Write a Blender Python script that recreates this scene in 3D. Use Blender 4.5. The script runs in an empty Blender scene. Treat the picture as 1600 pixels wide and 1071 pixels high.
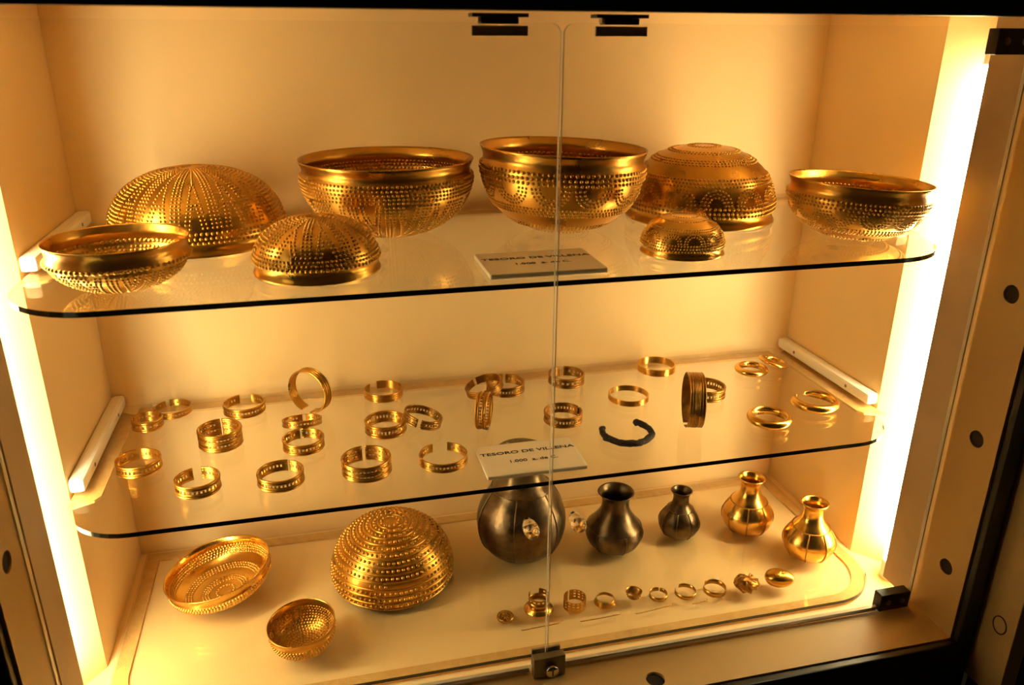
import bpy, bmesh, math, random
import numpy as np
from mathutils import Vector, Matrix

random.seed(7); rng = np.random.default_rng(7)
sc = bpy.context.scene
C = sc.collection
PI = math.pi

# ------------------------------------------------------------------ camera, world, exposure
W = 1.15                      # inner width of the case; back wall y = 0, viewer at -y, floor z = 0
ZT, ZM, ZB = 0.5541, 0.2707, 0.009   # tops of upper shelf, middle shelf, bottom glass sheet
cam = bpy.data.cameras.new('camera'); camo = bpy.data.objects.new('camera', cam); C.objects.link(camo)
F_PX, PITCH, YAW, ROLL = 1260.73, 0.3695, 0.2421, 0.0057
cam.sensor_width = 36.0; cam.lens = F_PX / 1600 * 36.0
cam.shift_y = 5.78 / 1600
fw = Vector((math.sin(YAW)*math.cos(PITCH), math.cos(YAW)*math.cos(PITCH), -math.sin(PITCH)))
rt = fw.cross(Vector((0, 0, 1))).normalized(); up = rt.cross(fw)
r2 = rt*math.cos(ROLL) + up*math.sin(ROLL); u2 = up*math.cos(ROLL) - rt*math.sin(ROLL)
camo.matrix_world = Matrix(((r2.x, u2.x, -fw.x, 0.3242), (r2.y, u2.y, -fw.y, -1.2313), (r2.z, u2.z, -fw.z, 0.8057), (0, 0, 0, 1)))
cam.clip_start = 0.02
cam.dof.use_dof = True; cam.dof.focus_distance = 1.12; cam.dof.aperture_fstop = 6.5
sc.camera = camo
world = bpy.data.worlds.new('dim_gallery'); sc.world = world; world.use_nodes = True
world.node_tree.nodes['Background'].inputs[0].default_value = (1.0, 0.62, 0.32, 1)
world.node_tree.nodes['Background'].inputs[1].default_value = 0.009
sc.view_settings.view_transform = 'Standard'; sc.view_settings.look = 'None'
sc.view_settings.exposure = 0.0; sc.view_settings.gamma = 1.0; sc.view_settings.use_curve_mapping = False
sc.cycles.transparent_max_bounces = 40
sc.cycles.max_bounces = 14; sc.cycles.diffuse_bounces = 6; sc.cycles.glossy_bounces = 6
TUBE_COLOR = (1.0, 0.96, 0.60); TUBE_STRENGTH = 43.0

# ------------------------------------------------------------------ materials
def mat(name):
    m = bpy.data.materials.new(name); m.use_nodes = True
    return m, m.node_tree.nodes, m.node_tree.links, m.node_tree.nodes['Principled BSDF']
def noisy(name, c1, c2, scale, rough, metal=0.0, bump=0.0, bscale=60, rough2=None, detail=4):
    m, N, L, b = mat(name)
    tc = N.new('ShaderNodeTexCoord'); n = N.new('ShaderNodeTexNoise'); n.inputs['Scale'].default_value = scale
    n.inputs['Detail'].default_value = detail
    L.new(tc.outputs['Object'], n.inputs['Vector'])
    r = N.new('ShaderNodeValToRGB'); r.color_ramp.elements[0].color = (*c1, 1); r.color_ramp.elements[1].color = (*c2, 1)
    r.color_ramp.elements[0].position = .3; r.color_ramp.elements[1].position = .7
    L.new(n.outputs['Fac'], r.inputs['Fac']); L.new(r.outputs['Color'], b.inputs['Base Color'])
    b.inputs['Roughness'].default_value = rough; b.inputs['Metallic'].default_value = metal
    if rough2 is not None:
        mr = N.new('ShaderNodeMapRange'); mr.inputs['To Min'].default_value = rough; mr.inputs['To Max'].default_value = rough2
        L.new(n.outputs['Fac'], mr.inputs['Value']); L.new(mr.outputs['Result'], b.inputs['Roughness'])
    if bump:
        n2 = N.new('ShaderNodeTexNoise'); n2.inputs['Scale'].default_value = bscale; n2.inputs['Detail'].default_value = 3
        L.new(tc.outputs['Object'], n2.inputs['Vector'])
        bp = N.new('ShaderNodeBump'); bp.inputs['Strength'].default_value = bump; bp.inputs['Distance'].default_value = .002
        L.new(n2.outputs['Fac'], bp.inputs['Height']); L.new(bp.outputs['Normal'], b.inputs['Normal'])
    return m
M = {}
M['wall'] = noisy('cream_laminate', (.73, .52, .25), (.76, .545, .27), 3, .55, bump=.03, bscale=300)
M['jamb'] = noisy('cream_frame_paint', (.64, .41, .155), (.69, .45, .18), 4, .5, bump=.04, bscale=250)
M['board'] = noisy('white_board', (.83, .61, .305), (.85, .63, .325), 5, .6)
M['felt'] = noisy('tan_edging', (.58, .35, .115), (.68, .43, .155), 90, .9, bump=.4, bscale=500)
M['black'] = noisy('black_lacquer', (.006, .005, .004), (.012, .009, .007), 20, .35)
M['plastic'] = noisy('white_plastic', (.80, .74, .62), (.84, .78, .66), 15, .35)
M['gold'] = noisy('beaten_gold', (.51, .272, .046), (.64, .352, .066), 22, .22, 1.0, bump=.22, bscale=70, rough2=.36)
M['gold_bright'] = noisy('polished_gold', (.72, .425, .092), (.81, .49, .118), 30, .19, 1.0, bump=.08, bscale=90, rough2=.26)
M['gold_dull'] = noisy('dull_gold', (.32, .158, .032), (.51, .27, .058), 120, .28, 1.0, bump=.3, bscale=160, rough2=.45)
M['silver'] = noisy('tarnished_silver', (.07, .047, .026), (.23, .16, .092), 45, .26, 1.0, bump=.35, bscale=75, rough2=.42)
M['iron'] = noisy('corroded_iron', (.012, .007, .005), (.05, .028, .018), 160, .7, .3, bump=.9, bscale=260)
M['steel'] = noisy('dark_steel', (.22, .18, .12), (.28, .23, .155), 60, .4, .6)
M['post_shade'] = noisy('brown_post_shade', (.27, .165, .075), (.31, .19, .09), 8, .55)
M['chrome'] = noisy('worn_chrome', (.55, .5, .42), (.65, .6, .5), 60, .2, 1.0)
M['hinge'] = noisy('black_metal', (.015, .011, .008), (.03, .02, .014), 60, .4, .5)
M['ink'] = noisy('black_ink', (.02, .015, .012), (.03, .022, .018), 60, .6)
M['card'] = noisy('white_card_plastic', (.86, .74, .53), (.88, .76, .55), 30, .35)
M['hole'] = noisy('dark_bore', (.03, .02, .012), (.045, .03, .018), 60, .9)
M['alu'] = noisy('pale_profile', (.72, .62, .50), (.80, .70, .57), 40, .3, .35)

def clear(name, tint, base=.04):
    m, N, L, b = mat(name); N.remove(b)
    out = N['Material Output']; t = N.new('ShaderNodeBsdfTransparent'); t.inputs[0].default_value = (*tint, 1)
    g = N.new('ShaderNodeBsdfGlossy'); g.inputs['Roughness'].default_value = .0
    lw = N.new('ShaderNodeLayerWeight'); lw.inputs['Blend'].default_value = .5
    pw = N.new('ShaderNodeMath'); pw.operation = 'POWER'; pw.inputs[1].default_value = 5
    ma = N.new('ShaderNodeMath'); ma.operation = 'MULTIPLY_ADD'; ma.inputs[1].default_value = 1 - base; ma.inputs[2].default_value = base
    mx = N.new('ShaderNodeMixShader')
    L.new(lw.outputs['Facing'], pw.inputs[0]); L.new(pw.outputs[0], ma.inputs[0]); L.new(ma.outputs[0], mx.inputs[0])
    L.new(t.outputs[0], mx.inputs[1]); L.new(g.outputs[0], mx.inputs[2]); L.new(mx.outputs[0], out.inputs['Surface'])
    return m
M['glass'] = clear('clear_glass', (.985, .985, .97))
M['pane'] = clear('door_glass', (.992, .992, .985), .02)
m, N, L, b = mat('glass_edge_green'); b.inputs['Base Color'].default_value = (.008, .014, .009, 1); b.inputs['Roughness'].default_value = .12
M['edge'] = m
m, N, L, b = mat('glass_edge_polished'); b.inputs['Base Color'].default_value = (.62, .55, .42, 1); b.inputs['Roughness'].default_value = .15
M['paleedge'] = m
m, N, L, b = mat('clear_acrylic'); b.inputs['Base Color'].default_value = (1, 1, 1, 1); b.inputs['Roughness'].default_value = .03
b.inputs['Transmission Weight'].default_value = 1.0; b.inputs['IOR'].default_value = 1.47
M['acrylic'] = m
m, N, L, b = mat('lit_tube'); b.inputs['Base Color'].default_value = (.9, .9, .85, 1)
b.inputs['Emission Color'].default_value = (*TUBE_COLOR, 1); b.inputs['Emission Strength'].default_value = TUBE_STRENGTH
M['tube'] = m

# ------------------------------------------------------------------ helpers
def tag(o, label=None, cat=None, group=None, kind=None):
    if label: o['label'] = label
    if cat: o['category'] = cat
    if group: o['group'] = group
    if kind: o['kind'] = kind
    return o
def link(name, me, m, parent=None):
    o = bpy.data.objects.new(name, me); C.objects.link(o)
    for x in (m if isinstance(m, (list, tuple)) else [m]):
        me.materials.append(x)
    if parent is not None: o.parent = parent
    return o
def pyd(name, v, f, m, parent=None, smooth=True, mi=None):
    me = bpy.data.meshes.new(name); me.from_pydata([tuple(map(float, x)) for x in v], [], [tuple(int(i) for i in x) for x in f])
    if smooth: me.polygons.foreach_set('use_smooth', [True]*len(me.polygons))
    if mi is not None: me.polygons.foreach_set('material_index', mi)
    me.update()
    return link(name, me, m, parent)
def bmo(name, bm, m, parent=None, smooth=False):
    me = bpy.data.meshes.new(name); bmesh.ops.recalc_face_normals(bm, faces=bm.faces); bm.to_mesh(me); bm.free()
    if smooth: me.polygons.foreach_set('use_smooth', [True]*len(me.polygons))
    return link(name, me, m, parent)
def box(bm, x0, x1, y0, y1, z0, z1, bev=0):
    r = bmesh.ops.create_cube(bm, size=1); vs = r['verts']
    for v in vs:
        v.co.x = x0 if v.co.x < 0 else x1; v.co.y = y0 if v.co.y < 0 else y1; v.co.z = z0 if v.co.z < 0 else z1
    if bev:
        es = list({e for v in vs for e in v.link_edges}); bmesh.ops.bevel(bm, geom=es, offset=bev, segments=2, affect='EDGES', profile=.6)
def boxo(name, dims, m, parent=None, bev=0):
    bm = bmesh.new(); box(bm, *dims, bev); return bmo(name, bm, m, parent)
def prism(bm, pts, z0, z1, axis='z'):
    # closed polygon pts extruded; returns side faces and caps
    def P(a, b, c): return (a, b, c) if axis == 'z' else ((a, c, b) if axis == 'y' else (c, a, b))
    lo = [bm.verts.new(P(x, y, z0)) for x, y in pts]; hi = [bm.verts.new(P(x, y, z1)) for x, y in pts]
    n = len(pts); caps = [bm.faces.new(lo[::-1]), bm.faces.new(hi)]
    sides = [bm.faces.new((lo[i], lo[(i+1) % n], hi[(i+1) % n], hi[i])) for i in range(n)]
    return caps, sides
def empty(name, loc, rot=None):
    o = bpy.data.objects.new(name, None); C.objects.link(o); o.location = loc
    o.empty_display_size = .02
    if rot is not None: o.rotation_euler = rot.to_euler() if isinstance(rot, Matrix) else rot
    return o
def tube(pts, r, sides=8, cap=True, closed=False):
    # sweep a circle along points; returns verts, faces.  r may be a list
    pts = [np.array(p, float) for p in pts]; n = len(pts); V = []; Fc = []
    prev = None
    for i in range(n):
        a = pts[(i-1) % n] if (closed or i > 0) else pts[i]; b_ = pts[(i+1) % n] if (closed or i < n-1) else pts[i]
        t = b_-a; t /= np.linalg.norm(t)
        if prev is None:
            h = np.array([0, 0, 1.]) if abs(t[2]) < .9 else np.array([1., 0, 0])
        else: h = prev
        u = h - t*(h@t); u /= np.linalg.norm(u); w = np.cross(t, u); prev = u
        rr = r[i] if hasattr(r, '__len__') else r
        for k in range(sides):
            a_ = 2*PI*k/sides; V.append(pts[i] + rr*(u*math.cos(a_) + w*math.sin(a_)))
    for i in range(n if closed else n-1):
        j = (i+1) % n
        for k in range(sides):
            k2 = (k+1) % sides; Fc.append((i*sides+k, i*sides+k2, j*sides+k2, j*sides+k))
    if cap and not closed:
        Fc.append(tuple(range(sides))[::-1]); Fc.append(tuple((n-1)*sides+k for k in range(sides)))
    return V, Fc
def tubeo(name, pts, r, m, parent=None, sides=8, closed=False):
    v, f = tube(pts, r, sides, True, closed); return pyd(name, v, f, m, parent)
def lathe(prof, segs=96, wob=0.0, seed=0, closed=False):
    # prof list of (r, z); r==0 ends collapse to a pole
    g = np.random.default_rng(seed); ph = g.random(4)*6.28
    V = []; Fc = []; rows = []
    for (r, z) in prof:
        if r < 1e-7: rows.append([len(V)]); V.append((0, 0, z)); continue
        row = []
        for k in range(segs):
            t = 2*PI*k/segs; w = 1 + wob*(math.sin(2*t+ph[0]) + .6*math.sin(3*t+ph[1]) + .4*math.sin(5*t+ph[2]))
            row.append(len(V)); V.append((r*w*math.cos(t), r*w*math.sin(t), z))
        rows.append(row)
    pairs = list(zip(rows[:-1], rows[1:])) + ([(rows[-1], rows[0])] if closed else [])
    for a, b_ in pairs:
        if len(a) == 1 and len(b_) == 1: continue
        for k in range(segs):
            k2 = (k+1) % segs
            if len(a) == 1: Fc.append((a[0], b_[k2], b_[k]))
            elif len(b_) == 1: Fc.append((a[k], a[k2], b_[0]))
            else: Fc.append((a[k], a[k2], b_[k2], b_[k]))
    return V, Fc
def smooth_prof(ctrl, n=44):
    # Catmull-Rom through control points, resampled by length
    c = np.array(ctrl, float); P = []
    for i in range(len(c)-1):
        p0, p1, p2, p3 = c[max(i-1, 0)], c[i], c[i+1], c[min(i+2, len(c)-1)]
        for t in np.linspace(0, 1, 24, endpoint=False):
            P.append(.5*((2*p1) + (-p0+p2)*t + (2*p0-5*p1+4*p2-p3)*t*t + (-p0+3*p1-3*p2+p3)*t**3))
    P.append(c[-1]); P = np.array(P); P[:, 0] = np.maximum(P[:, 0], 0)
    s = np.concatenate([[0], np.cumsum(np.linalg.norm(np.diff(P, axis=0), axis=1))])
    q = np.linspace(0, s[-1], n); out = np.stack([np.interp(q, s, P[:, 0]), np.interp(q, s, P[:, 1])], 1)
    return out, s[-1]

# ------------------------------------------------------------------ the case (setting)
def struct(o): o['kind'] = 'structure'; return o
HT = 0.845
struct(boxo('wall_back', (-.06, W+.06, 0, .02, -.03, HT), M['wall']))
struct(boxo('wall_left', (-.02, 0, -.262, -.0005, -.03, HT), M['wall']))
struct(boxo('wall_right', (W, W+.02, -.262, -.0005, -.03, HT), M['wall']))
struct(boxo('floor', (-.07, W+.07, -.42, -.0005, -.02, 0), M['board']))
struct(boxo('ceiling', (-.07, W+.07, -.42, .02, HT, HT+.02), M['wall']))
def flare(name, sx, x0):
    a = [(0, -.2625), (.030, -.300), (.046, -.335), (.050, -.3655), (.062, -.3655), (.062, -.335), (.046, -.29), (.020, -.2625)]
    bm = bmesh.new(); prism(bm, [(x0+sx*x, y) for x, y in a], .0005, HT-.0005)
    return struct(bmo(name, bm, M['wall']))
flare('trim_1', -1, 0.0); flare('trim_2', 1, W)
HOLE_Z = (.122, .320, .516, .712)
def bored(o, cuts):
    # drill round holes: cuts = list of (centre, axis, radius, depth)
    for c, ax, r, d in cuts:
        bm = bmesh.new(); bmesh.ops.create_cone(bm, cap_ends=True, segments=28, radius1=r, radius2=r, depth=d)
        me = bpy.data.meshes.new('bore'); bm.to_mesh(me); bm.free(); k = bpy.data.objects.new('bore', me); C.objects.link(k)
        k.rotation_euler = Vector((0, 0, 1)).rotation_difference(Vector(ax)).to_euler(); k.location = c
        md = o.modifiers.new('bore', 'BOOLEAN'); md.object = k; md.operation = 'DIFFERENCE'; md.solver = 'EXACT'
        bpy.context.view_layer.update(); dg = bpy.context.evaluated_depsgraph_get()
        ne = bpy.data.meshes.new_from_object(o.evaluated_get(dg)); o.modifiers.clear(); old = o.data; o.data = ne
        bpy.data.objects.remove(k); bpy.data.meshes.remove(old)
YF = -.506; ZL = .028
jl = struct(boxo('trim_3', (-.063, .003, YF, -.366, ZL+.0005, HT), M['jamb']))
jr = struct(boxo('trim_4', (1.131, W+.063, YF, -.366, ZL+.0005, HT), M['jamb']))
bored(jl, [((.003, -.472, z), (1, 0, 0), .0115, .03) for z in HOLE_Z])
bored(jr, [((1.131, -.472, z), (1, 0, 0), .0115, .03) for z in HOLE_Z])
for jb, xs, sg in ((jl, .003, -1), (jr, 1.131, 1)):
    for z in HOLE_Z:
        v, f = lathe([(.0112, -.010), (.0112, 0), (.0095, .0006), (0, .0006)], 24)
        pyd('hole_dark_disc', [(xs + sg*.0022 - sg*p[2], -.472 + p[0], z + p[1]) for p in v], f, M['hole'], jb)  # dark disc added in the bore; its colour stands in for the hole's shade
# brown plates added to the posts behind the doors; shade put into their colour
struct(boxo('trim_13', (.0031, .0048, -.4235, -.3655, ZL+.001, HT-.001), M['post_shade']))
struct(boxo('trim_14', (1.1292, 1.1309, -.4235, -.3655, ZL+.001, HT-.001), M['post_shade']))
ld = struct(boxo('trim_5', (-.063, W+.063, YF, -.4205, -.02, ZL), M['jamb']))
bored(ld, [((x, -.482, ZL), (0, 0, 1), .0125, .03) for x in (.22, .703)])
for x in (.22, .703):
    v, f = lathe([(.0122, -.010), (.0122, 0), (.0105, .0006), (0, .0006)], 24)
    pyd('hole_dark_disc', [(x + p[0], -.482 + p[1], ZL - .004 + p[2]) for p in v], f, M['hole'], ld)  # same dark disc added in the ledge bores, shade as colour
# black outer face of the case: base below, header above, fascia beside the jambs
struct(boxo('trim_6', (-.3, 1.158, YF-.012, YF-.0005, -.4, ZL-.002), M['black'], bev=.002))
struct(boxo('trim_7', (-.3, 1.5, YF-.012, YF-.0005, .824, 1.05), M['black'], bev=.002))
struct(boxo('trim_8', (-.063, W+.063, YF, -.366, HT+.0005, HT+.02), M['jamb']))
struct(boxo('trim_9', (1.134, 1.158, YF-.012, YF-.0005, ZL-.0015, .8235), M['black'], bev=.002))
struct(boxo('trim_10', (-.024, 0.0, YF-.012, YF-.0005, ZL-.0015, .8235), M['black'], bev=.002))
# outer return board to the right, with a round plug let into it
ob = struct(boxo('trim_11', (1.160, 1.185, -.572, YF-.0005, -.030, .8235), M['jamb'], bev=.0015))
pv, pf = tube([(1.1598, -.548+.0105*math.cos(a), .079+.0125*math.sin(a)) for a in np.linspace(0, 2*PI, 33)[:-1]], .0009, 6, closed=True)
pyd('plug_ring', pv, pf, M['hole'], ob)
struct(boxo('trim_12', (1.1855, 1.5, -.572, -.50, -.4, .8235), M['black']))

# ------------------------------------------------------------------ lamps
def lamp(x, y, label):
    t = empty('fluorescent_tube', (x, y, .0)); tag(t, label, 'lamp', 'tube lamps behind the front posts')
    n = 28; v, f = lathe([(0, .034), (.0125, .034), (.0130, .042), (.0130, .764), (.0125, .772), (0, .772)], 24)
    pyd('glass_tube', v, f, M['tube'], t)
    for a, b_ in ((.0005, .0335), (.7725, .806)):
        v, f = lathe([(0, a), (.0125, a), (.0135, a+.002), (.0135, b_-.002), (.0125, b_), (0, b_)], 24)
        pyd('end_cap', v, f, M['plastic'], t)
    return t
lamp(-.021, -.337, 'lit fluorescent tube behind the left front post')
lamp(1.166, -.337, 'lit fluorescent tube behind the right front post')

# ------------------------------------------------------------------ glass shelves, edging, rails
def plate_pts(x0, x1, yb, yf, r, n=12):
    pts = [(x0, yb)]
    pts += [(x0 + r - r*math.cos(a), yf + r - r*math.sin(a)) for a in np.linspace(0, PI/2, n)]
    pts += [(x1 - r + r*math.sin(a), yf + r - r*math.cos(a)) for a in np.linspace(0, PI/2, n)]
    pts += [(x1, yb)]
    return pts
def glass_plate(name, pts, z0, z1, parent):
    bm = bmesh.new(); caps, sides = prism(bm, pts, z0, z1)
    for f in sides:
        f.normal_update(); f.material_index = 1 if (f.normal.y < -.45 and f.calc_center_median().y < -.15) else 0
    o = bmo(name, bm, [M['glass'], M['edge']], parent)
    return o
def shelf(z, yf, r, xr, label):
    t = empty('glass_shelf', (W/2, 0, 0)); t.location = (0, 0, 0); tag(t, label, 'shelf', 'glass shelves')
    glass_plate('glass_sheet', plate_pts(.009, xr, -.003, yf, r), z-.006, z, t)
    for s in (-1, 1):
        x = (lambda d: d) if s < 0 else (lambda d: W-d)
        pts = [(x(.002), -.003), (x(.036), -.028), (x(.036), -.262), (x(.030), -.272), (x(.002), -.286)]
        bm = bmesh.new(); prism(bm, pts, z-.0095, z-.0063); bmo('edge_strip', bm, M['felt'], t)
    n = 60; xs = np.linspace(.037, W-.037, n); g = np.random.default_rng(int(z*100))
    pts = [(.037, -.003)] + [(xx, -.027 + g.normal()*.0006) for xx in xs] + [(W-.037, -.003)]
    bm = bmesh.new(); prism(bm, pts, z-.0095, z-.0063); bmo('edge_strip', bm, M['felt'], t)
    return t
shelf(ZT, -.420, .100, W-.036, 'upper clear glass shelf carrying the large gold bowls')
shelf(ZM, -.367, .078, W-.028, 'middle clear glass shelf carrying the gold bracelets')
def rail(x0, x1, z, label):
    t = empty('shelf_rail', ((x0+x1)/2, -.131, z)); tag(t, label, 'rail', 'white shelf rails')
    bm = bmesh.new(); box(bm, -abs(x1-x0)/2, abs(x1-x0)/2, -.131, .129, .0006, .0185, .005); o = bmo('rail_body', bm, M['plastic'], t)
    s = 1 if x0 < .5 else -1; xi = s*abs(x1-x0)/2
    for y in (-.075, .075):
        v, f = lathe([(0, .0008), (.0025, .0006), (.0028, 0), (.0028, -.001)], 14)
        v = [(xi + s*p[2], y + p[0], .0095 + p[1]) for p in v]
        pyd('screw', v, f, M['steel'], o)
for z, nm in ((ZT, 'upper'), (ZM, 'middle')):
    rail(.0006, .0195, z, 'white plastic rail on the left wall above the %s shelf' % nm)
    rail(W-.0195, W-.0006, z, 'white plastic rail on the right wall above the %s shelf' % nm)
# bottom sheet of glass on a tan edging over the white floor
t = empty('bottom_glass', (0, 0, 0)); tag(t, 'glass sheet with tan edging lying on the white case floor', 'glass sheet')
out = plate_pts(.012, W-.012, -.008, -.381, .092, 16)
glass_plate('glass_sheet', out, .0036, ZB, t)
inn = plate_pts(.032, W-.032, -.028, -.360, .074, 16)
bm = bmesh.new(); n = len(out)
def ringprism(bm, a, b_, z0, z1):
    q = [[bm.verts.new((x, y, z)) for x, y in p] for p, z in ((a, z0), (b_, z0), (a, z1), (b_, z1))]; k = len(a)
    for i in range(k):
        j = (i+1) % k
        bm.faces.new((q[0][i], q[0][j], q[2][j], q[2][i])); bm.faces.new((q[1][j], q[1][i], q[3][i], q[3][j]))
        bm.faces.new((q[2][i], q[2][j], q[3][j], q[3][i])); bm.faces.new((q[0][j], q[0][i], q[1][i], q[1][j]))
ringprism(bm, plate_pts(.0125, W-.0125, -.0085, -.3805, .0915, 16), inn, .0003, .0034); bmo('edge_strip', bm, M['felt'], t)

# ------------------------------------------------------------------ glass doors
YP = -.432; PT = .0055
def door(x0, x1, label, hinge_side):
    t = empty('glass_door', (0, 0, 0)); tag(t, label, 'glass door', 'pair of frameless glass doors')
    r = .010; z0, z1 = ZL+.0090, .8155; pts = []
    for cx, cz, a0 in ((x0+r, z0+r, PI), (x1-r, z0+r, 1.5*PI), (x1-r, z1-r, 0), (x0+r, z1-r, .5*PI)):
        pts += [(cx + r*math.cos(a), cz + r*math.sin(a)) for a in np.linspace(a0, a0+PI/2, 7)]
    bm = bmesh.new(); caps, sides = prism(bm, pts, YP-PT/2, YP+PT/2, 'y')
    for f in sides: f.material_index = 1
    bmo('pane', bm, [M['pane'], M['paleedge']], t)
    # pale sealing profile under the pane
    e0, e1 = (x0+.004, x1-.022) if hinge_side < 0 else (x0+.022, x1-.054)
    tubeo('bottom_profile', [(e0, YP, ZL+.0050), (e1, YP, ZL+.0050)], .0038, M['alu'], t, 12)
    # corner hinges
    if hinge_side > 0:
        for za, zb in ((ZL+.004, ZL+.031), (.787, .8145)):
            xa = x1-.052
            h = boxo('corner_hinge', (xa, x1-.004, YP-.008, YP+.008, za, zb), M['hinge'], t, .0012)
            for k in (.25, .7):
                v, f = lathe([(0, .0012), (.0035, .0010), (.0042, 0)], 14)
                pyd('screw', [(xa + (x1-xa)*k + p[0], YP-.008-p[2], (za+zb)/2 + p[1]) for p in v], f, M['steel'], h)
    # clear knob on the meeting edge: stem and ovoid grip
    kx = x1-.028 if hinge_side < 0 else x0+.027
    pr, _ = smooth_prof([(.0050, .004), (.0080, .008), (.0092, .016), (.0090, .023), (.0068, .029), (0, .031)], 16)
    v, f = lathe([(0, 0), (.0050, 0)] + [tuple(p) for p in pr], 24)
    rot = Matrix.Rotation(math.radians(90), 3, 'X')
    v = [tuple(rot @ Vector(p) + Vector((kx, YP-PT/2-.0005, .262))) for p in v]
    pyd('clear_knob', v, f, M['acrylic'], t)
    return t
door(.0045, .5685, 'left frameless glass door of the display case', -1)
door(.5715, 1.1180, 'right frameless glass door with black corner hinges', 1)
def catch(x0, x1, label):
    t = empty('magnetic_catch', ((x0+x1)/2, YP, .82)); tag(t, label, 'catch', 'door catches')
    h = (x1-x0)/2
    boxo('mounting_plate', (-h, h, -.008, .012, .0005, .0038), M['hinge'], t)
    boxo('catch_body', (-h*.68, h*.66, -.007, .009, -.0055, .0003), M['hinge'], t, .0008)
    boxo('strike_plate', (-h, h, -.0062, -.0032, -.0160, -.0070), M['steel'], t, .0006)
    boxo('roller', (-h*.78, -h*.69, -.006, .004, -.004, .0), M['alu'], t)
catch(.480, .534, 'dark magnetic catch at the top of the left glass door')
catch(.602, .655, 'dark magnetic catch at the top of the right glass door')
t = empty('door_lock', (.5705, YP-.012, ZL)); tag(t, 'square steel lock with round key cylinder where the doors meet', 'lock')
boxo('lock_plate', (-.021, .021, -.003, .0085, .0006, .0315), M['steel'], t, .0008)
boxo('lock_back', (-.019, .019, .0155, .0185, .002, .0315), M['steel'], t)
v, f = lathe([(.0085, 0), (.0085, .006), (.0078, .0075), (0, .0078)], 24)
cy = pyd('key_cylinder', [(.002+p[0], -.003-p[2], .0135+p[1]) for p in v], f, M['chrome'], t)
boxo('key_slot', (.0012, .0028, -.0113, -.0107, .0085, .0185), M['ink'], cy)

# ------------------------------------------------------------------ name cards
def text_mesh(name, body, size, sx, loc, parent, bold=.012):
    cu = bpy.data.curves.new(name, 'FONT'); cu.body = body; cu.size = size; cu.align_x = 'CENTER'; cu.offset = bold*size
    cu.extrude = .00015
    o = bpy.data.objects.new(name, cu); C.objects.link(o); bpy.context.view_layer.update()
    me = bpy.data.meshes.new_from_object(o.evaluated_get(bpy.context.evaluated_depsgraph_get())); bpy.data.objects.remove(o)
    me.transform(Matrix.Diagonal((sx, 1, 1, 1))); me.transform(Matrix.Translation(loc))
    me.materials.clear(); q = link(name, me, M['ink'], parent); return q
def card(x0, x1, y0, y1, z, label):
    t = empty('name_card', ((x0+x1)/2, (y0+y1)/2, z)); tag(t, label, 'card', 'name cards')
    w, d = (x1-x0)/2, (y1-y0)/2
    bm = bmesh.new(); box(bm, -w, w, -d, d, .0004, .0065, .0022); bmo('card_plate', bm, M['card'], t)
    text_mesh('lettering', 'TESORO DE VILLENA', .0098, 1.42, (0, .012, .0067), t)
    text_mesh('lettering', '1.000  a. de C.', .0092, 1.25, (.002, -.012, .0067), t, .006)
card(.5105, .6460, -.3500, -.2665, ZM, 'white engraved name card on the middle glass shelf')
card(.5040, .6400, -.4030, -.3100, ZT, 'white engraved name card on the upper glass shelf')

# ------------------------------------------------------------------ repousse bowls
def up_prof(R, h, nk):
    # upright bowl: everted lip, plain concave neck band nk metres deep, rounded bead zone below
    k = nk/h
    return [(1, 1), (.988, 1-.18*k), (.960, 1-.55*k), (.962, 1-.85*k), (.982, 1-1.1*k), (.988, 1-1.1*k-.06), (.972, .66), (.925, .50), (.835, .335), (.69, .19), (.49, .075), (.25, .013), (0, 0)]
DOME = [(.965, 0), (.985, .06), (1, .17), (.985, .32), (.93, .5), (.83, .67), (.68, .82), (.47, .93), (.25, .985), (0, 1)]
class Surf:
    # surface of revolution addressed by (theta, d) with d = distance in metres from the rim along the profile
    def __init__(s, prof):
        s.p = prof; s.s = np.concatenate([[0], np.cumsum(np.linalg.norm(np.diff(prof, axis=0), axis=1))]); s.L = s.s[-1]
    def at(s, d):
        r = np.interp(d, s.s, s.p[:, 0]); z = np.interp(d, s.s, s.p[:, 1])
        e = 1e-4; dr = np.interp(d+e, s.s, s.p[:, 0]) - np.interp(d-e, s.s, s.p[:, 0]); dz = np.interp(d+e, s.s, s.p[:, 1]) - np.interp(d-e, s.s, s.p[:, 1])
        n = np.hypot(dr, dz) + 1e-12
        return r, z, dr/n, dz/n
def dots_row(S, d, sp, off=0):
    r = S.at(np.array([d]))[0][0]; n = max(6, int(2*PI*r/sp)); return [(2*PI*(k+off)/n, d) for k in range(n)]
def dots_col(th, d0, d1, sp): return [(th, d) for d in np.arange(d0, d1, sp)]
def dots_slant(S, th0, d0, th1, d1, sp):
    r = S.at(np.array([(d0+d1)/2]))[0][0]; n = max(2, int(math.hypot((th1-th0)*r, d1-d0)/sp)); return [(th0+(th1-th0)*k/n, d0+(d1-d0)*k/n) for k in range(n+1)]
def dots_arc(S, th, d, rho, a0, a1, sp, sgn):
    r = S.at(np.array([d]))[0][0]; n = max(3, int(rho*abs(a1-a0)/sp)); return [(th + rho*math.cos(a)/r, d + sgn*rho*math.sin(a)) for a in np.linspace(a0, a1, n+1)]
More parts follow.
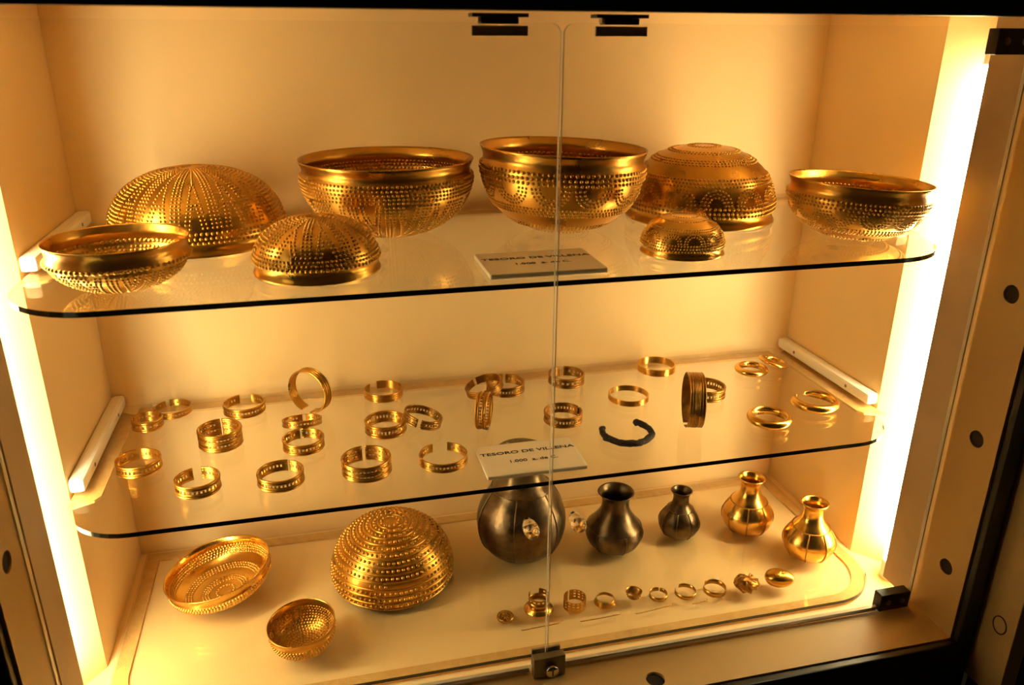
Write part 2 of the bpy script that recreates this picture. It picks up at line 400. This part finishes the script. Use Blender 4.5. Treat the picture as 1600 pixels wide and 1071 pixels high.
def place_dots(S, dots, rad, inside, prof_sign=1):
    # inside=False: raised beads on the outer face; inside=True: rimmed dents on the inner face
    D = np.array(dots, float); th = D[:, 0]; d = np.clip(D[:, 1], 0, S.L-1e-3); r, z, tr, tz = S.at(d)
    rad = np.broadcast_to(rad if np.ndim(rad) else np.full(len(D), rad), (len(D),))
    c, s_ = np.cos(th), np.sin(th)
    T1 = np.stack([-s_, c, 0*c], 1); T2 = np.stack([tr*c, tr*s_, tz], 1); Nn = np.cross(T1, T2)
    outw = np.stack([c, s_, 0*c], 1)*.5 + np.array([0, 0, prof_sign*-.35]); sg = np.sign((Nn*outw).sum(1)); sg[sg == 0] = 1
    Nn = Nn*sg[:, None]
    P = np.stack([r*c, r*s_, z], 1); V = []; Fc = []
    if not inside:
        k = 7; rings = [(1.0, -.12), (.84, .62), (0, .98)]
    else:
        Nn = -Nn; P = P + Nn*.0011; k = 8; rings = [(1.22, 0), (1.0, .85), (0, .04)]
    ang = 2*PI*np.arange(k)/k; base = 0; per = 2*k+1
    X = np.zeros((len(D), per, 3))
    for ri, (a, h) in enumerate(rings[:2]):
        for j in range(k):
            X[:, ri*k+j] = P + (T1*math.cos(ang[j]) + T2*math.sin(ang[j]))*(a*rad)[:, None] + Nn*(h*rad)[:, None]
    X[:, 2*k] = P + Nn*(rings[2][1]*rad)[:, None]
    F1 = [(j, (j+1) % k, k+(j+1) % k, k+j) for j in range(k)]; F2 = [(k+j, k+(j+1) % k, 2*k) for j in range(k)]
    for i in range(len(D)):
        o = i*per; flip = (sg[i] > 0) == inside
        for f in F1+F2: Fc.append(tuple(o+q for q in (f[::-1] if flip else f)))
    return X.reshape(-1, 3), Fc
def bowl(name, key, pos, R, h, inv, tilt, dots_fn, rad, label, group, ctrl=None, nk=.016, inner_dots=True, material='gold', spin=0.0, z0=ZT, extra=None):
    ctrl = ctrl or up_prof(R, h, nk)
    pr, L = smooth_prof([(r*R, z*h) for r, z in ctrl], 52)
    S = Surf(pr); th = .0010
    # inner wall, offset along the profile normal
    r, z, tr, tz = S.at(S.s); nr, nz = tz, -tr
    if nr[len(nr)//2] > 0: nr, nz = -nr, -nz
    inner = np.stack([np.maximum(r + nr*th, 0), z + nz*th], 1); inner[-1, 0] = 0
    prof = [tuple(p) for p in pr[::-1]] + [tuple(p) for p in inner]
    if False: prof = [tuple(p) for p in pr[::-1]] + [tuple(p) for p in inner]
    v, f = lathe(prof, 96, .0006, key)
    rot = Matrix.Rotation(math.radians(tilt[1]), 3, 'Y') @ Matrix.Rotation(math.radians(tilt[0]), 3, 'X') @ Matrix.Rotation(spin, 3, 'Z')
    flip = Matrix.Rotation(PI, 3, 'X') if inv else Matrix.Identity(3)
    Mx = rot @ flip; zz = min((Mx @ Vector(p)).z for p in v)
    t = empty(name, (pos[0], pos[1], z0 - zz + .0012)); tag(t, label, 'bowl', group)
    M4 = Mx.to_4x4()
    bo = pyd('bowl_body', v, f, M[material], t)
    me = bo.data; bm = bmesh.new(); bm.from_mesh(me); bmesh.ops.recalc_face_normals(bm, faces=bm.faces); bm.to_mesh(me); bm.free()
    D = dots_fn(S) if dots_fn else []
    if D:
        rr = np.array([x[2] if len(x) > 2 else rad for x in D]); D2 = [(x[0], x[1]) for x in D]
        v, f = place_dots(S, D2, rr, False, 1 if ctrl is not DOME else -1); o = pyd('embossed_beads', v, f, M[material], t); o['kind'] = 'stuff'
        if not inv and inner_dots:
            v, f = place_dots(S, D2, rr*.95, True); o = pyd('punched_dents', v, f, M[material], t); o['kind'] = 'stuff'
    if extra: extra(t, S)
    for ch in C.objects:
        if ch.parent == t: ch.data.transform(M4)
    return t
def stripes(S, n, d0, d1, sp, rows, dtop, big=None):
    # bands of beads under the rim, then radial triple columns alternating with nested chevrons
    D = []
    for i, (d, s_, rd) in enumerate(rows): D += [(a, b_, rd) for a, b_ in dots_row(S, d, s_, .5*(i % 2))]
    for k in range(n):
        a = 2*PI*k/n
        for d in np.arange(d0, d1, sp):
            r = S.at(np.array([d]))[0][0]; r0 = S.at(np.array([d0]))[0][0]
            u = (d-d0)/(d1-d0); wcol = (sp*1.05)*(1-.35*u)/r
            for j in (-1, 0, 1): D.append((a + j*wcol, d))
            # chevron closing towards the foot between two stripes
            half = PI/n - 2.2*wcol
            e = half*(1-u*1.45)
            if e > .4*wcol:
                for q in (0, 1.0):
                    w = e - q*wcol
                    if w > .3*wcol: D += [(a + PI/n + w, d), (a + PI/n - w, d)]
            elif u < .96: D.append((a + PI/n, d))
    return D
def festoon(S, n, rows, dc, rho, sp, sgn, lower, nest=3):
    D = []
    for i, (d, s_, rd) in enumerate(rows): D += [(a, b_, rd) for a, b_ in dots_row(S, d, s_, .5*(i % 2))]
    for k in range(n):
        a = 2*PI*k/n
        for q in range(nest):
            D += dots_arc(S, a, dc, rho - q*sp*1.02, 0.05, PI-.05, sp, sgn)
    for i, (d, s_, rd) in enumerate(lower): D += [(a, b_, rd) for a, b_ in dots_row(S, d, s_, .5*(i % 2))]
    return D
def fr(S, *a): return [x*S.L for x in a]
GU = 'gold bowls on the upper shelf'
# A: front left, upright
def rows_(d0, n, step, sp, rd): return [(d0 + k*step, sp, rd) for k in range(n)]
def dA(S): return stripes(S, 11, .0315, .93*S.L, .0042, [(.0195, .0060, .0024), (.0250, .0050, .0018)], 0)
bowl('gold_bowl', 1, (.1225, -.3415), .0708, .0520, False, (0, 0), dA, .0016, 'small upright gold bowl at the left front end of the upper shelf', GU, spin=.2, nk=.0155)
def dB(S): return stripes(S, 14, .0365, .93*S.L, .0048, rows_(.0185, 3, .0056, .0060, .0021), 0)
bowl('gold_bowl', 2, (.1774, -.1338), .1092, .0907, True, (0, 0), dB, .00175, 'large upturned gold bowl with radiating bead stripes, behind the leftmost bowl', GU, spin=.1, nk=.015)
def dC(S): return stripes(S, 9, .0305, .95*S.L, .0045, [(.0165, .0054, .0021), (.0213, .0050, .0018), (.0257, .0046, .0017)], 0)
bowl('gold_bowl', 3, (.3225, -.3162), .0711, .0591, True, (0, 0), dC, .0017, 'mid-sized upturned gold bowl densely beaded, at the front of the upper shelf', GU, spin=.35, nk=.013)
def dD(S): return stripes(S, 14, .0480, .97*S.L, .0048, rows_(.0215, 5, .0051, .0056, .0020), 0)
bowl('gold_bowl', 4, (.4203, -.1515), .1141, .0988, False, (0, 0), dD, .0018, 'large upright gold bowl with five bead rows and chevrons, left of centre', GU, spin=.15, nk=.018)
def dE(S): return festoon(S, 12, rows_(.0245, 3, .0062, .0068, .0025), .0430, .0245, .0050, 1, rows_(.0725, 3, .0050, .0052, .0019) + rows_(.108, 3, .0048, .0050, .0017) + rows_(.142, 2, .006, .0050, .0017))
bowl('gold_bowl', 5, (.6487, -.1815), .1119, .1114, False, (0, 2), dE, .0019, 'deep upright gold bowl with garland beading behind the glass door joint', GU, spin=.1, nk=.0205)
def dF(S): return festoon(S, 13, rows_(.0190, 3, .0060, .0064, .0023), .0350, .0215, .0048, 1, rows_(.0610, 3, .0050, .0052, .0018) + rows_(.095, 3, .0048, .0050, .0016) + rows_(.122, 2, .0048, .0050, .0016) + rows_(.150, 2, .0048, .0050, .0016))
bowl('gold_bowl', 6, (.8773, -.1423), .1077, .1021, True, (0, 0), dF, .0018, 'large upturned gold bowl with a row of beaded arches, right of centre', GU, spin=.12, nk=.0155)
def dG(S): return festoon(S, 11, rows_(.0110, 3, .0034, .0036, .0013), .0200, .0120, .0031, 1, rows_(.0355, 2, .003, .0032, .0010) + rows_(.052, 1, .003, .0032, .0010) + rows_(.064, 1, .003, .0032, .0010), 2)
bowl('gold_bowl', 7, (.7624, -.3324), .0518, .0462, True, (0, 0), dG, .0013, 'smallest upturned gold bowl, in front of the arched one', GU, material='gold_bright', nk=.009)
def dH(S): return festoon(S, 12, rows_(.0205, 3, .0050, .0056, .0020), .0350, .0200, .0043, 1, rows_(.0600, 3, .0044, .0046, .0016) + rows_(.086, 2, .0044, .0046, .0015) + rows_(.108, 1, .0044, .0046, .0015))
bowl('gold_bowl', 8, (1.0126, -.3135), .0898, .0760, False, (0, 3), dH, .0016, 'upright gold bowl at the right end of the upper shelf', GU, spin=.2, nk=.017)
# bottom of the case
def dI(S):
    D = []
    for i, d in enumerate((.0165, .0203, .0241, .0279, .046, .0498, .0536, .070, .0738, .0776, .090)): D += dots_row(S, d, .0046, .5*(i % 2))
    return D
GB = 'gold bowls on the case floor'
UPI = [(1, 1), (.985, .96), (.958, .84), (.960, .76), (.972, .70), (.960, .60), (.92, .46), (.84, .32), (.71, .18), (.55, .08), (.38, .028), (.2, .005), (0, 0)]
bowl('gold_bowl', 9, (.1461, -.1492), .0776, .0450, False, (0, -10), dI, .0019, 'wide tilted gold bowl with bead bands, left rear of the case floor', GB, ctrl=UPI, z0=ZB, material='gold_bright')
def dJ(S):
    D = []
    for i, d in enumerate(np.arange(.0135, S.L*.97, .0041)): D += dots_row(S, d, .0043, .5*(i % 2))
    return D
bowl('gold_bowl', 10, (.2628, -.2943), .0460, .0433, False, (4, -4), dJ, .0016, 'smallest upright gold cup beaded all over, front left of the case floor', GB, ctrl=UPI, z0=ZB)
def dK(S):
    D = []
    for i in range(13):
        d = (.055 + .0715*i)*S.L
        for a, b_ in dots_row(S, d, .0074, .5*(i % 2)):
            if i == 3 and not (4.25 < a < 4.55 or 5.2 < a < 6.2 or 3.3 < a < 3.8 or a < 3.0): continue
            D.append((a, b_))
    return D
def ridges(t, S):
    for i in range(13):
        d = (.020 + .0715*i)*S.L; r, z, _, _ = S.at(np.array([d]))
        if r[0] < .006: continue
        tubeo('ridge', [(r[0]*math.cos(a), r[0]*math.sin(a), z[0]) for a in np.linspace(0, 2*PI, 73)[:-1]], .0016, M['gold'], t, 6, True)
bowl('gold_bowl', 11, (.3981, -.1584), .0936, .0960, False, (0, 0), dK, .0027, 'tall domed gold bowl upturned, ringed with ridges and beads', GB, ctrl=DOME, inner_dots=False, z0=ZB, extra=ridges)

# ------------------------------------------------------------------ jars
JAR = [(.53, 1), (.50, .985), (.43, .93), (.385, .86), (.40, .76), (.48, .68), (.66, .585), (.85, .48), (.965, .38), (1, .30), (.97, .205), (.86, .10), (.66, .03), (.4, 0.002), (0, 0)]
JAR2 = [(.64, 1), (.60, .985), (.52, .93), (.475, .86), (.48, .76), (.55, .66), (.72, .54), (.9, .44), (.985, .36), (1, .30), (.97, .205), (.86, .10), (.66, .03), (.4, 0.002), (0, 0)]
JAR1 = [(.58, 1), (.54, .985), (.47, .93), (.43, .87), (.44, .80), (.52, .72), (.66, .66), (.86, .53), (.97, .42), (1, .33), (.98, .24), (.88, .115), (.68, .03), (.4, 0.002), (0, 0)]
def jar(pos, R, h, ctrl, material, ribs, label, z0=ZB, seed=0, spin=.3, zs=.60):
    t = empty('jar', (pos[0], pos[1], z0+.0002), (0, 0, spin)); tag(t, label, 'jar', 'row of narrow-necked jars')
    pr, L = smooth_prof([(r*R, z*h) for r, z in ctrl], 56); S = Surf(pr)
    r, z, tr, tz = S.at(S.s); nr, nz = tz, -tr
    if nr[len(nr)//2] > 0: nr, nz = -nr, -nz
    inner = np.stack([np.maximum(r + nr*.0016, 0), z + nz*.0016], 1); inner[-1, 0] = 0
    v, f = lathe([tuple(p) for p in pr[::-1]] + [tuple(p) for p in inner], 72, .004, seed)
    b_ = pyd('jar_body', v, f, M[material], t)
    bm = bmesh.new(); bm.from_mesh(b_.data); bmesh.ops.recalc_face_normals(bm, faces=bm.faces); bm.to_mesh(b_.data); bm.free()
    rm = 'gold_dull' if material != 'silver' else 'silver'
    ds = float(np.interp(-zs*h, -pr[:, 1], S.s)); r, z, _, _ = S.at(np.array([ds]))
    tubeo('shoulder_ring', [(r[0]*math.cos(a)*1.002, r[0]*math.sin(a)*1.002, z[0]) for a in np.linspace(0, 2*PI, 65)[:-1]], .0012, M[rm], t, 6, True)
    d1 = float(np.interp(-.03*h, -pr[:, 1], S.s))
    for k in range(ribs):
        a = 2*PI*k/ribs; P = []
        for d in np.linspace(ds, d1, 20):
            r, z, _, _ = S.at(np.array([d])); P.append((r[0]*1.006*math.cos(a), r[0]*1.006*math.sin(a), z[0]))
        tubeo('rib', P, .0012, M[rm], t, 6)
    return t
st = empty('ring_stand', (.6074, -.1532, ZB)); tag(st, 'clear acrylic ring stand under the largest dark jar', 'stand')
v, f = lathe([(.026, .0003), (.026, .012), (.023, .012), (.023, .0003)], 40, closed=True); pyd('ring_wall', v, f, M['acrylic'], st)
jar((.6074, -.1532), .0719, .1800, JAR1, 'silver', 6, 'largest tarnished silver jar, behind the middle name card', z0=ZB+.0098, seed=1, spin=-1.45+.52, zs=.66)
jar((.7624, -.1684), .0469, .1036, JAR2, 'silver', 6, 'mid-sized dark silver jar with a wide flaring mouth', seed=2, spin=-1.5, zs=.40)
jar((.8829, -.1606), .0343, .0847, JAR, 'silver', 8, 'smallest dark silver jar with a slim neck', seed=3, spin=-1.35)
jar((1.0039, -.1729), .0425, .1004, JAR, 'gold_bright', 8, 'gold jar standing farther back beside the small dark jar', seed=4, spin=-1.3, zs=.56)
jar((1.0642, -.2648), .0411, .0993, JAR, 'gold_bright', 8, 'gold jar nearest the right wall, in front of the other gold jar', seed=5, spin=-1.45, zs=.56)

# ------------------------------------------------------------------ bracelets
def band_mesh(Ri, th, w, a0, a1, rows, pitch):
    # openwork strip: rows = list of (z0, z1, pierced); cells of pierced rows are left open every other column
    n = max(24, int((a1-a0)*Ri/pitch)); n += n % 2; full = abs(a1-a0-2*PI) < 1e-6
    zs = [rows[0][0]] + [r[1] for r in rows]; nc = n if full else n+1; A = [a0 + (a1-a0)*i/n for i in range(nc)]
    V = []; Fc = []
    for R in (Ri+th, Ri):
        for z in zs:
            for a in A: V.append((R*math.cos(a), R*math.sin(a), z))
    nz = len(zs); idx = lambda s, j, i: s*nz*nc + j*nc + (i % nc)
    hole = lambda j, i: rows[j][2] and i % 2 == 1 and (full or 1 < i < n-2)
    for j in range(nz-1):
        for i in range(n):
            if hole(j, i):
                for (ja, ia, jb, ib) in ((j, i, j, i+1), (j, i+1, j+1, i+1), (j+1, i+1, j+1, i), (j+1, i, j, i)):
                    Fc.append((idx(0, jb, ib), idx(0, ja, ia), idx(1, ja, ia), idx(1, jb, ib)))
            else:
                Fc.append((idx(0, j, i), idx(0, j, i+1), idx(0, j+1, i+1), idx(0, j+1, i)))
                Fc.append((idx(1, j, i+1), idx(1, j, i), idx(1, j+1, i), idx(1, j+1, i+1)))
    for i in range(n):
        Fc.append((idx(0, 0, i+1), idx(0, 0, i), idx(1, 0, i), idx(1, 0, i+1)))
        Fc.append((idx(0, nz-1, i), idx(0, nz-1, i+1), idx(1, nz-1, i+1), idx(1, nz-1, i)))
    if not full:
        for j in range(nz-1):
            Fc.append((idx(0, j, 0), idx(0, j+1, 0), idx(1, j+1, 0), idx(1, j, 0)))
            Fc.append((idx(0, j+1, n), idx(0, j, n), idx(1, j, n), idx(1, j+1, n)))
    return V, Fc
def arc(R, z, a0, a1):
    full = abs(a1-a0-2*PI) < 1e-6; n = max(20, int(64*(a1-a0)/(2*PI)))
    A = np.linspace(a0, a1, n+1); A = A[:-1] if full else A
    return [(R*math.cos(a), R*math.sin(a), z) for a in A], full
STY = {  # ridge heights, pierced rows, in fractions of the width
 'slot1': ((.09, .30, .70, .91), [(0, .38, False), (.38, .62, True), (.62, 1, False)]),
 'slot2': ((.05, .19, .44, .56, .81, .95), [(0, .26, False), (.26, .38, True), (.38, .62, False), (.62, .74, True), (.74, 1, False)]),
 'ridged': ((.10, .36, .64, .90), [(0, 1, False)]),
 'cuff': ((.04, .20, .36, .42, .48, .54, .60, .66, .80, .96), [(0, 1, False)]),
}
GBR = 'gold bracelets on the middle shelf'
def bracelet(pos, R, w, style, gap, label, M3=None, material='gold', z0=ZM, pitch=.0024, lift=0.0, extra=None):
    gc, gw = gap if gap else (0, 0); g0 = math.radians(gc + gw/2); a0, a1 = (g0, g0 + 2*PI - math.radians(gw)) if gap else (0, 2*PI)
    M3 = M3 or Matrix.Identity(3)
    zz = min((M3 @ Vector((R*math.cos(a), R*math.sin(a), h))).z for a in np.linspace(0, 2*PI, 73) for h in (0, w))
    t = empty('bracelet', (pos[0], pos[1], z0 - zz + .0002 + lift), M3); tag(t, label, 'bracelet', GBR)
    if style == 'D':
        n = 72
        prof = [(R-.0076 + .0076*math.sin(p), w/2 - w/2*math.cos(p)) for p in np.linspace(0, PI, 11)]
        full = not gap; A = np.linspace(a0, a1, n+1); A = A[:-1] if full else A; k = len(prof); V = []; Fc = []
        for i, a in enumerate(A):
            q = 1.0 if full else min(1, .45 + .55*min(i, len(A)-1-i)/8)   # tapering ends
            for r, z in prof: V.append(((R-.0076 + (r-R+.0076)*q)*math.cos(a), (R-.0076 + (r-R+.0076)*q)*math.sin(a), w/2 + (z-w/2)*q))
        for i in range(len(A) if full else len(A)-1):
            i2 = (i+1) % len(A)
            for j in range(k): Fc.append((i*k+j, i2*k+j, i2*k+(j+1) % k, i*k+(j+1) % k))
        if not full: Fc.append(tuple(range(k))[::-1]); Fc.append(tuple((len(A)-1)*k+j for j in range(k)))
        pyd('hoop', V, Fc, M[material], t)
    else:
        ridge, rows = STY[style]; rr = w*(.105 if style != 'cuff' else .035); th = .0011
        V, Fc = band_mesh(R-rr-th, th, w, a0, a1, [(x*w, y*w, h) for x, y, h in rows], pitch); pyd('band', V, Fc, M[material], t, smooth=False)
        for k, z in enumerate(ridge):
            P, full = arc(R-rr, z*w, a0, a1); rk = rr*(1 if k in (0, len(ridge)-1) else .8); v, f = tube(P, rk, 7, True, full); pyd('ridge', v, f, M[material], t)
            if style == 'cuff' and k in (1, 8):
                pass
    if extra: extra(t)
    return t
def rotY(d): return Matrix.Rotation(math.radians(d), 3, 'Y')
def rotX(d): return Matrix.Rotation(math.radians(d), 3, 'X')
def stand(az):
    a = math.radians(az); ax = Vector((math.sin(a), -math.cos(a), 0)); s = Vector((0, 0, 1)).cross(ax)
    return Matrix((s, ax.cross(s), ax)).transposed()
B = bracelet
B((.0636, -.0862), .0219, .0150, 'slot1', (180, 3), 'smallest pierced bracelet in the back left corner, overlapping its neighbour')
B((.0924, -.0436), .0270, .0100, 'slot1', (115, 14), 'pierced bracelet with rear gap touching the tan back edging at left', lift=0)
B((.1709, -.1628), .0301, .0235, 'slot2', (90, 5), 'tall double-row pierced bracelet left of the standing hoop')
B((.1964, -.0614), .0311, .0142, 'slot1', (90, 34), 'pierced bracelet with a wide rear gap, back row left')
B((.0733, -.2127), .0285, .0155, 'slot1', (95, 6), 'bright pierced bracelet nearest the left rail')
B((.1541, -.2839), .0278, .0170, 'slot1', (97, 24), 'pierced bracelet open at the back, front row left')
B((.2545, -.2891), .0296, .0158, 'slot1', (70, 5), 'darker pierced bracelet with a thin slit, front row between two brighter ones')
B((.2998, -.0822), .0348, .0160, 'ridged', (262, 26), 'ridged bracelet standing upright on its rim at the back left', stand(-38))
B((.2816, -.1454), .0281, .0100, 'slot1', (85, 10), 'thin pierced bracelet tipped edge-on on the bracelet before it', rotX(-15))
B((.2829, -.1999), .0286, .0150, 'slot1', (97, 6), 'pierced bracelet directly in front of the edge-on one')
B((.4061, -.0538), .0307, .0132, 'ridged', (120, 26), 'plain ridged bracelet with a gap, back row left of centre')
B((.3981, -.1761), .0301, .0180, 'slot1', None, 'closed pierced bracelet carrying the leaning one left of centre')
B((.4498, -.1767), .0290, .0135, 'slot1', (250, 10), 'reddish pierced bracelet leaning on its left neighbour, gap to the front', rotY(17), 'gold_dull')
B((.3628, -.2861), .0328, .0200, 'slot2', (93, 8), 'wide double-row pierced bracelet in the front row')
B((.4641, -.2853), .0327, .0125, 'slot1', (90, 38), 'pierced bracelet with the widest rear gap, front row left of the card')
B((.5632, -.0887), .0305, .0125, 'ridged', (110, 10), 'ridged bracelet propped up on the closed one beside it, centre back', rotY(-17), 'gold_dull')
B((.5987, -.0782), .0310, .0160, 'slot1', (82, 9), 'pierced bracelet under the propped one, centre back', None, 'gold_dull')
B((.5300, -.1978), .0280, .0160, 'slot1', (270, 16), 'pierced bracelet standing almost edge-on behind the middle name card', stand(66))
B((.7036, -.0690), .0302, .0165, 'slot1', (90, 15), 'openwork bracelet right behind the door joint at the back', None, 'gold_dull', pitch=.0040)
def mend(t): boxo('dark_mend', (.0255, .0300, .004, .009, .004, .0135), M['iron'], t, .001)
B((.6567, -.2030), .0291, .0160, 'slot1', (15, 8), 'dark pierced bracelet with a blackened mend, behind the door joint', None, 'gold_dull', extra=mend)
B((.8688, -.0542), .0325, .0120, 'ridged', None, 'closed ridged bracelet farthest back, right of centre', None, 'gold_bright')
B((.7797, -.1528), .0320, .0090, 'ridged', (112, 9), 'thin ridged bracelet with a slit, above the black iron one', None, 'gold_bright')
B((.8471, -.2642), .0405, .0230, 'cuff', (270, 14), 'broad many-ridged cuff standing on its rim, right half of the shelf', stand(-107), 'gold_dull')
B((.9040, -.1690), .0309, .0180, 'slot1', None, 'ridged bracelet half hidden behind the standing cuff', None, 'gold_dull')
B((.9526, -.2774), .0325, .0130, 'D', None, 'smooth closed bracelet of rounded section, front right', None, 'gold_bright')
B((1.0515, -.2425), .0365, .0135, 'D', (108, 34), 'smooth open bracelet with tapering ends, nearest the right rail', None, 'gold_bright')
B((1.0230, -.0998), .0280, .0110, 'D', None, 'smooth closed bracelet lying flat in the back right corner', None, 'gold_bright')
B((1.0690, -.0900), .0262, .0085, 'D', None, 'smooth bracelet leaning on the flat one in the back right corner', rotY(15), 'gold_bright')
# iron bracelet: corroded open rod
g = np.random.default_rng(3); P = []; Rr = []
for a in np.linspace(math.radians(90+52), math.radians(360+90-38), 46):
    P.append((.0350*math.cos(a) + g.normal()*.0005, .0350*math.sin(a) + g.normal()*.0005, .0052 + g.normal()*.0003)); Rr.append(.0042 + abs(g.normal())*.0007)
Rr[0] *= .6; Rr[-1] *= .7
ir = empty('iron_bracelet', (.7315, -.2696, ZM)); tag(ir, 'corroded black iron bracelet open at the back', 'bracelet')
tubeo('corroded_rod', P, Rr, M['iron'], ir, 9)

# ------------------------------------------------------------------ small finds in a row at the front of the floor
GS = 'small gold finds in a row'
def small(name, pos, label, cat, rot=None): t = empty(name, (pos[0], pos[1], ZB+.0002), rot); tag(t, label, cat, GS); return t
t = small('gold_button', (.5459, -.3019), 'round gold button, first of the small finds', 'button')
v, f = lathe([(0, 0), (.0118, 0), (.0128, .002), (.0122, .0048), (.0112, .0055), (.0105, .0042), (.006, .0048), (0, .005)], 32); pyd('disc', v, f, M['gold_dull'], t)
S = Surf(np.array([(.0105, .0042), (.006, .0048), (0, .005)])); D = [(a, .0012) for a in np.linspace(0, 2*PI, 13)[:-1]] + [(a, .006) for a in np.linspace(0, 2*PI, 7)[:-1]]
v, f = place_dots(S, D, .0012, False, -1); o = pyd('relief_beads', v, f, M['gold_dull'], t); o['kind'] = 'stuff'
t = small('gold_ferrule', (.5988, -.2940), 'flanged gold ferrule with a torn pierced collar', 'ferrule')
v, f = lathe([(.0216, .0003), (.0222, .0018), (.0200, .0042), (.0165, .0068), (.0150, .0082), (.0142, .0082), (.0155, .0066), (.0195, .003), (.0208, .0003)], 40, .006, 2, True); pyd('flange', v, f, M['gold_bright'], t)
V, Fc = band_mesh(.0142, .0008, .0, 0, 2*PI, [(.008, .018, False)], .0030); pyd('collar', V, Fc, M['gold'], t)
V, Fc = band_mesh(.0150, .0007, .0, math.radians(135), math.radians(135+300), [(.018, .0205, False), (.0205, .0235, True), (.0235, .0262, False)], .0042); pyd('pierced_rim', V, Fc, M['gold_dull'], t, smooth=False)
t = small('pierced_gold_ring', (.6525, -.3002), 'tall gold band pierced with rows of holes inside', 'ring')
V, Fc = band_mesh(.0160, .0008, .0, math.radians(112), math.radians(112+350), [(.0003, .0045, False), (.0045, .0070, True), (.0070, .0095, False), (.0095, .0120, True), (.0120, .0145, False), (.0145, .0165, True), (.0165, .0180, False)], .0032); pyd('band', V, Fc, M['gold'], t, smooth=False)
t = small('flared_gold_ring', (.7002, -.3015), 'low gold ring with a flared outer skirt', 'ring')
v, f = lathe([(.0168, .0003), (.0165, .0015), (.0142, .0068), (.0136, .0078), (.0130, .0078), (.0132, .0066), (.0155, .0010), (.0158, .0003)], 36, .008, 4, True); pyd('skirt', v, f, M['gold'], t)
t = small('gold_thimble', (.7448, -.3035), 'small crumpled gold thimble with embossed sides', 'thimble')
v, f = lathe([(.004, .0003), (.007, .002), (.0095, .006), (.0112, .011), (.0124, .0138), (.0118, .0138), (.0105, .011), (.0088, .0065), (.006, .003), (0, .002)], 30, .03, 6); pyd('cup', v, f, M['gold_dull'], t)
S = Surf(np.array([(.0112, .011), (.0095, .006), (.007, .002)])); D = [(a + .2*j, .001 + .0028*j) for j in range(3) for a in np.linspace(0, 2*PI, 15)[:-1]]
v, f = place_dots(S, D, .0013, False); o = pyd('relief_beads', v, f, M['gold_dull'], t); o['kind'] = 'stuff'
for pos, R, w, gap, lab in (((.7831, -.3080), .0138, .0070, (60, 6), 'small narrow gold ring, fifth from the crumpled lump'),
                            ((.8263, -.3112), .0161, .0068, (125, 40), 'open gold ring with a gap at its back left'),
                            ((.8728, -.3149), .0174, .0085, (140, 34), 'larger open gold ring next to the crumpled lump')):
    t = small('gold_ring', pos, lab if 'fifth' not in lab else 'small narrow gold ring beside the thimble', 'ring')
    V, Fc = band_mesh(R-.0009, .0009, w, math.radians(gap[0]+gap[1]/2), math.radians(gap[0]+360-gap[1]/2), [(.0003, w, False)], .002); pyd('band', V, Fc, M['gold'], t)
# crumpled lump of gold foil
t = small('crumpled_gold', (.9206, -.3245), 'crumpled lump of folded gold foil', 'gold lump')
bm = bmesh.new(); bmesh.ops.create_icosphere(bm, subdivisions=3, radius=1); g = np.random.default_rng(11); dirs = g.normal(size=(16, 3)); dirs /= np.linalg.norm(dirs, axis=1)[:, None]; off = g.uniform(.62, .95, 16)
for v in bm.verts:
    p = np.array(v.co); s = 1.0
    for d, q in zip(dirs, off):
        k = p@d
        if k > q: s = min(s, q/k)
    s *= 1 + .10*math.sin(9*math.atan2(p[1], p[0]) + 5*p[2]) ; v.co = Vector((p[0]*.0222*s, p[1]*.0200*s, .0125 + p[2]*.0125*s))
bmo('foil', bm, M['gold_dull'], t)
for k in range(5):
    a = .5 + k*1.15; P = [(.006*math.cos(a), .006*math.sin(a), .0235), (.014*math.cos(a+.25), .013*math.sin(a+.25), .0205), (.0205*math.cos(a+.4), .0185*math.sin(a+.4), .0125)]
    tubeo('fold', P, [.0012, .0018, .0009], M['gold_dull'], t, 5)
t = small('gold_nugget', (.9763, -.3259), 'smooth egg-shaped gold piece at the right end of the finds', 'gold lump', (0, 0, -.35))
bm = bmesh.new(); bmesh.ops.create_uvsphere(bm, u_segments=40, v_segments=20, radius=1)
for v in bm.verts:
    x, y, z = v.co; s = 1 - .10*x; cr = math.exp(-((x-.15-.3*y)/.10)**2)*.06*max(0, z); v.co = Vector((x*.0225, y*.0168*s*(1-cr), .0135 + z*.0135*s*(1-cr)))
bmo('shell', bm, M['gold'], t, True)
tubeo('crease', [(-.006, -.010, .0236), (.002, -.004, .0266), (.009, .001, .0252)], [.0003, .0006, .0003], M['gold_dull'], t, 5)
# fine gold wires lying along the front
for k, (xa, ya, xb, yb) in enumerate(((.5623, -.3339, .6235, -.3306), (.6501, -.3355, .7131, -.3334), (.7342, -.3384, .7958, -.3326), (.8260, -.3368, .8509, -.3352))):
    lab = ('fine gold wire with hooked end below the ferrule', 'fine gold wire below the pierced band and flared ring', 'fine gold wire below the thimble', 'shortest fine gold wire below the open rings')[k]
    t = empty('gold_wire', (xa, ya, ZB+.0002)); tag(t, lab, 'wire', 'fine gold wires')
    dx, dy = xb-xa, yb-ya; n = 9
    P = [(0, 0, .0016)] + [(dx*u, dy*u + .0003*math.sin(7*u+k), .0007) for u in np.linspace(.06, 1, n)] + [(dx+.0012, dy+.0030, .0012)]
    tubeo('wire_shaft', P, .0007, M['gold_dull'], t, 6)
    for u in (.28, .55, .80):
        tubeo('barb', [(dx*u, dy*u, .0008), (dx*u+.0004, dy*u+.0012, .0018)], .0004, M['gold_dull'], t, 5)
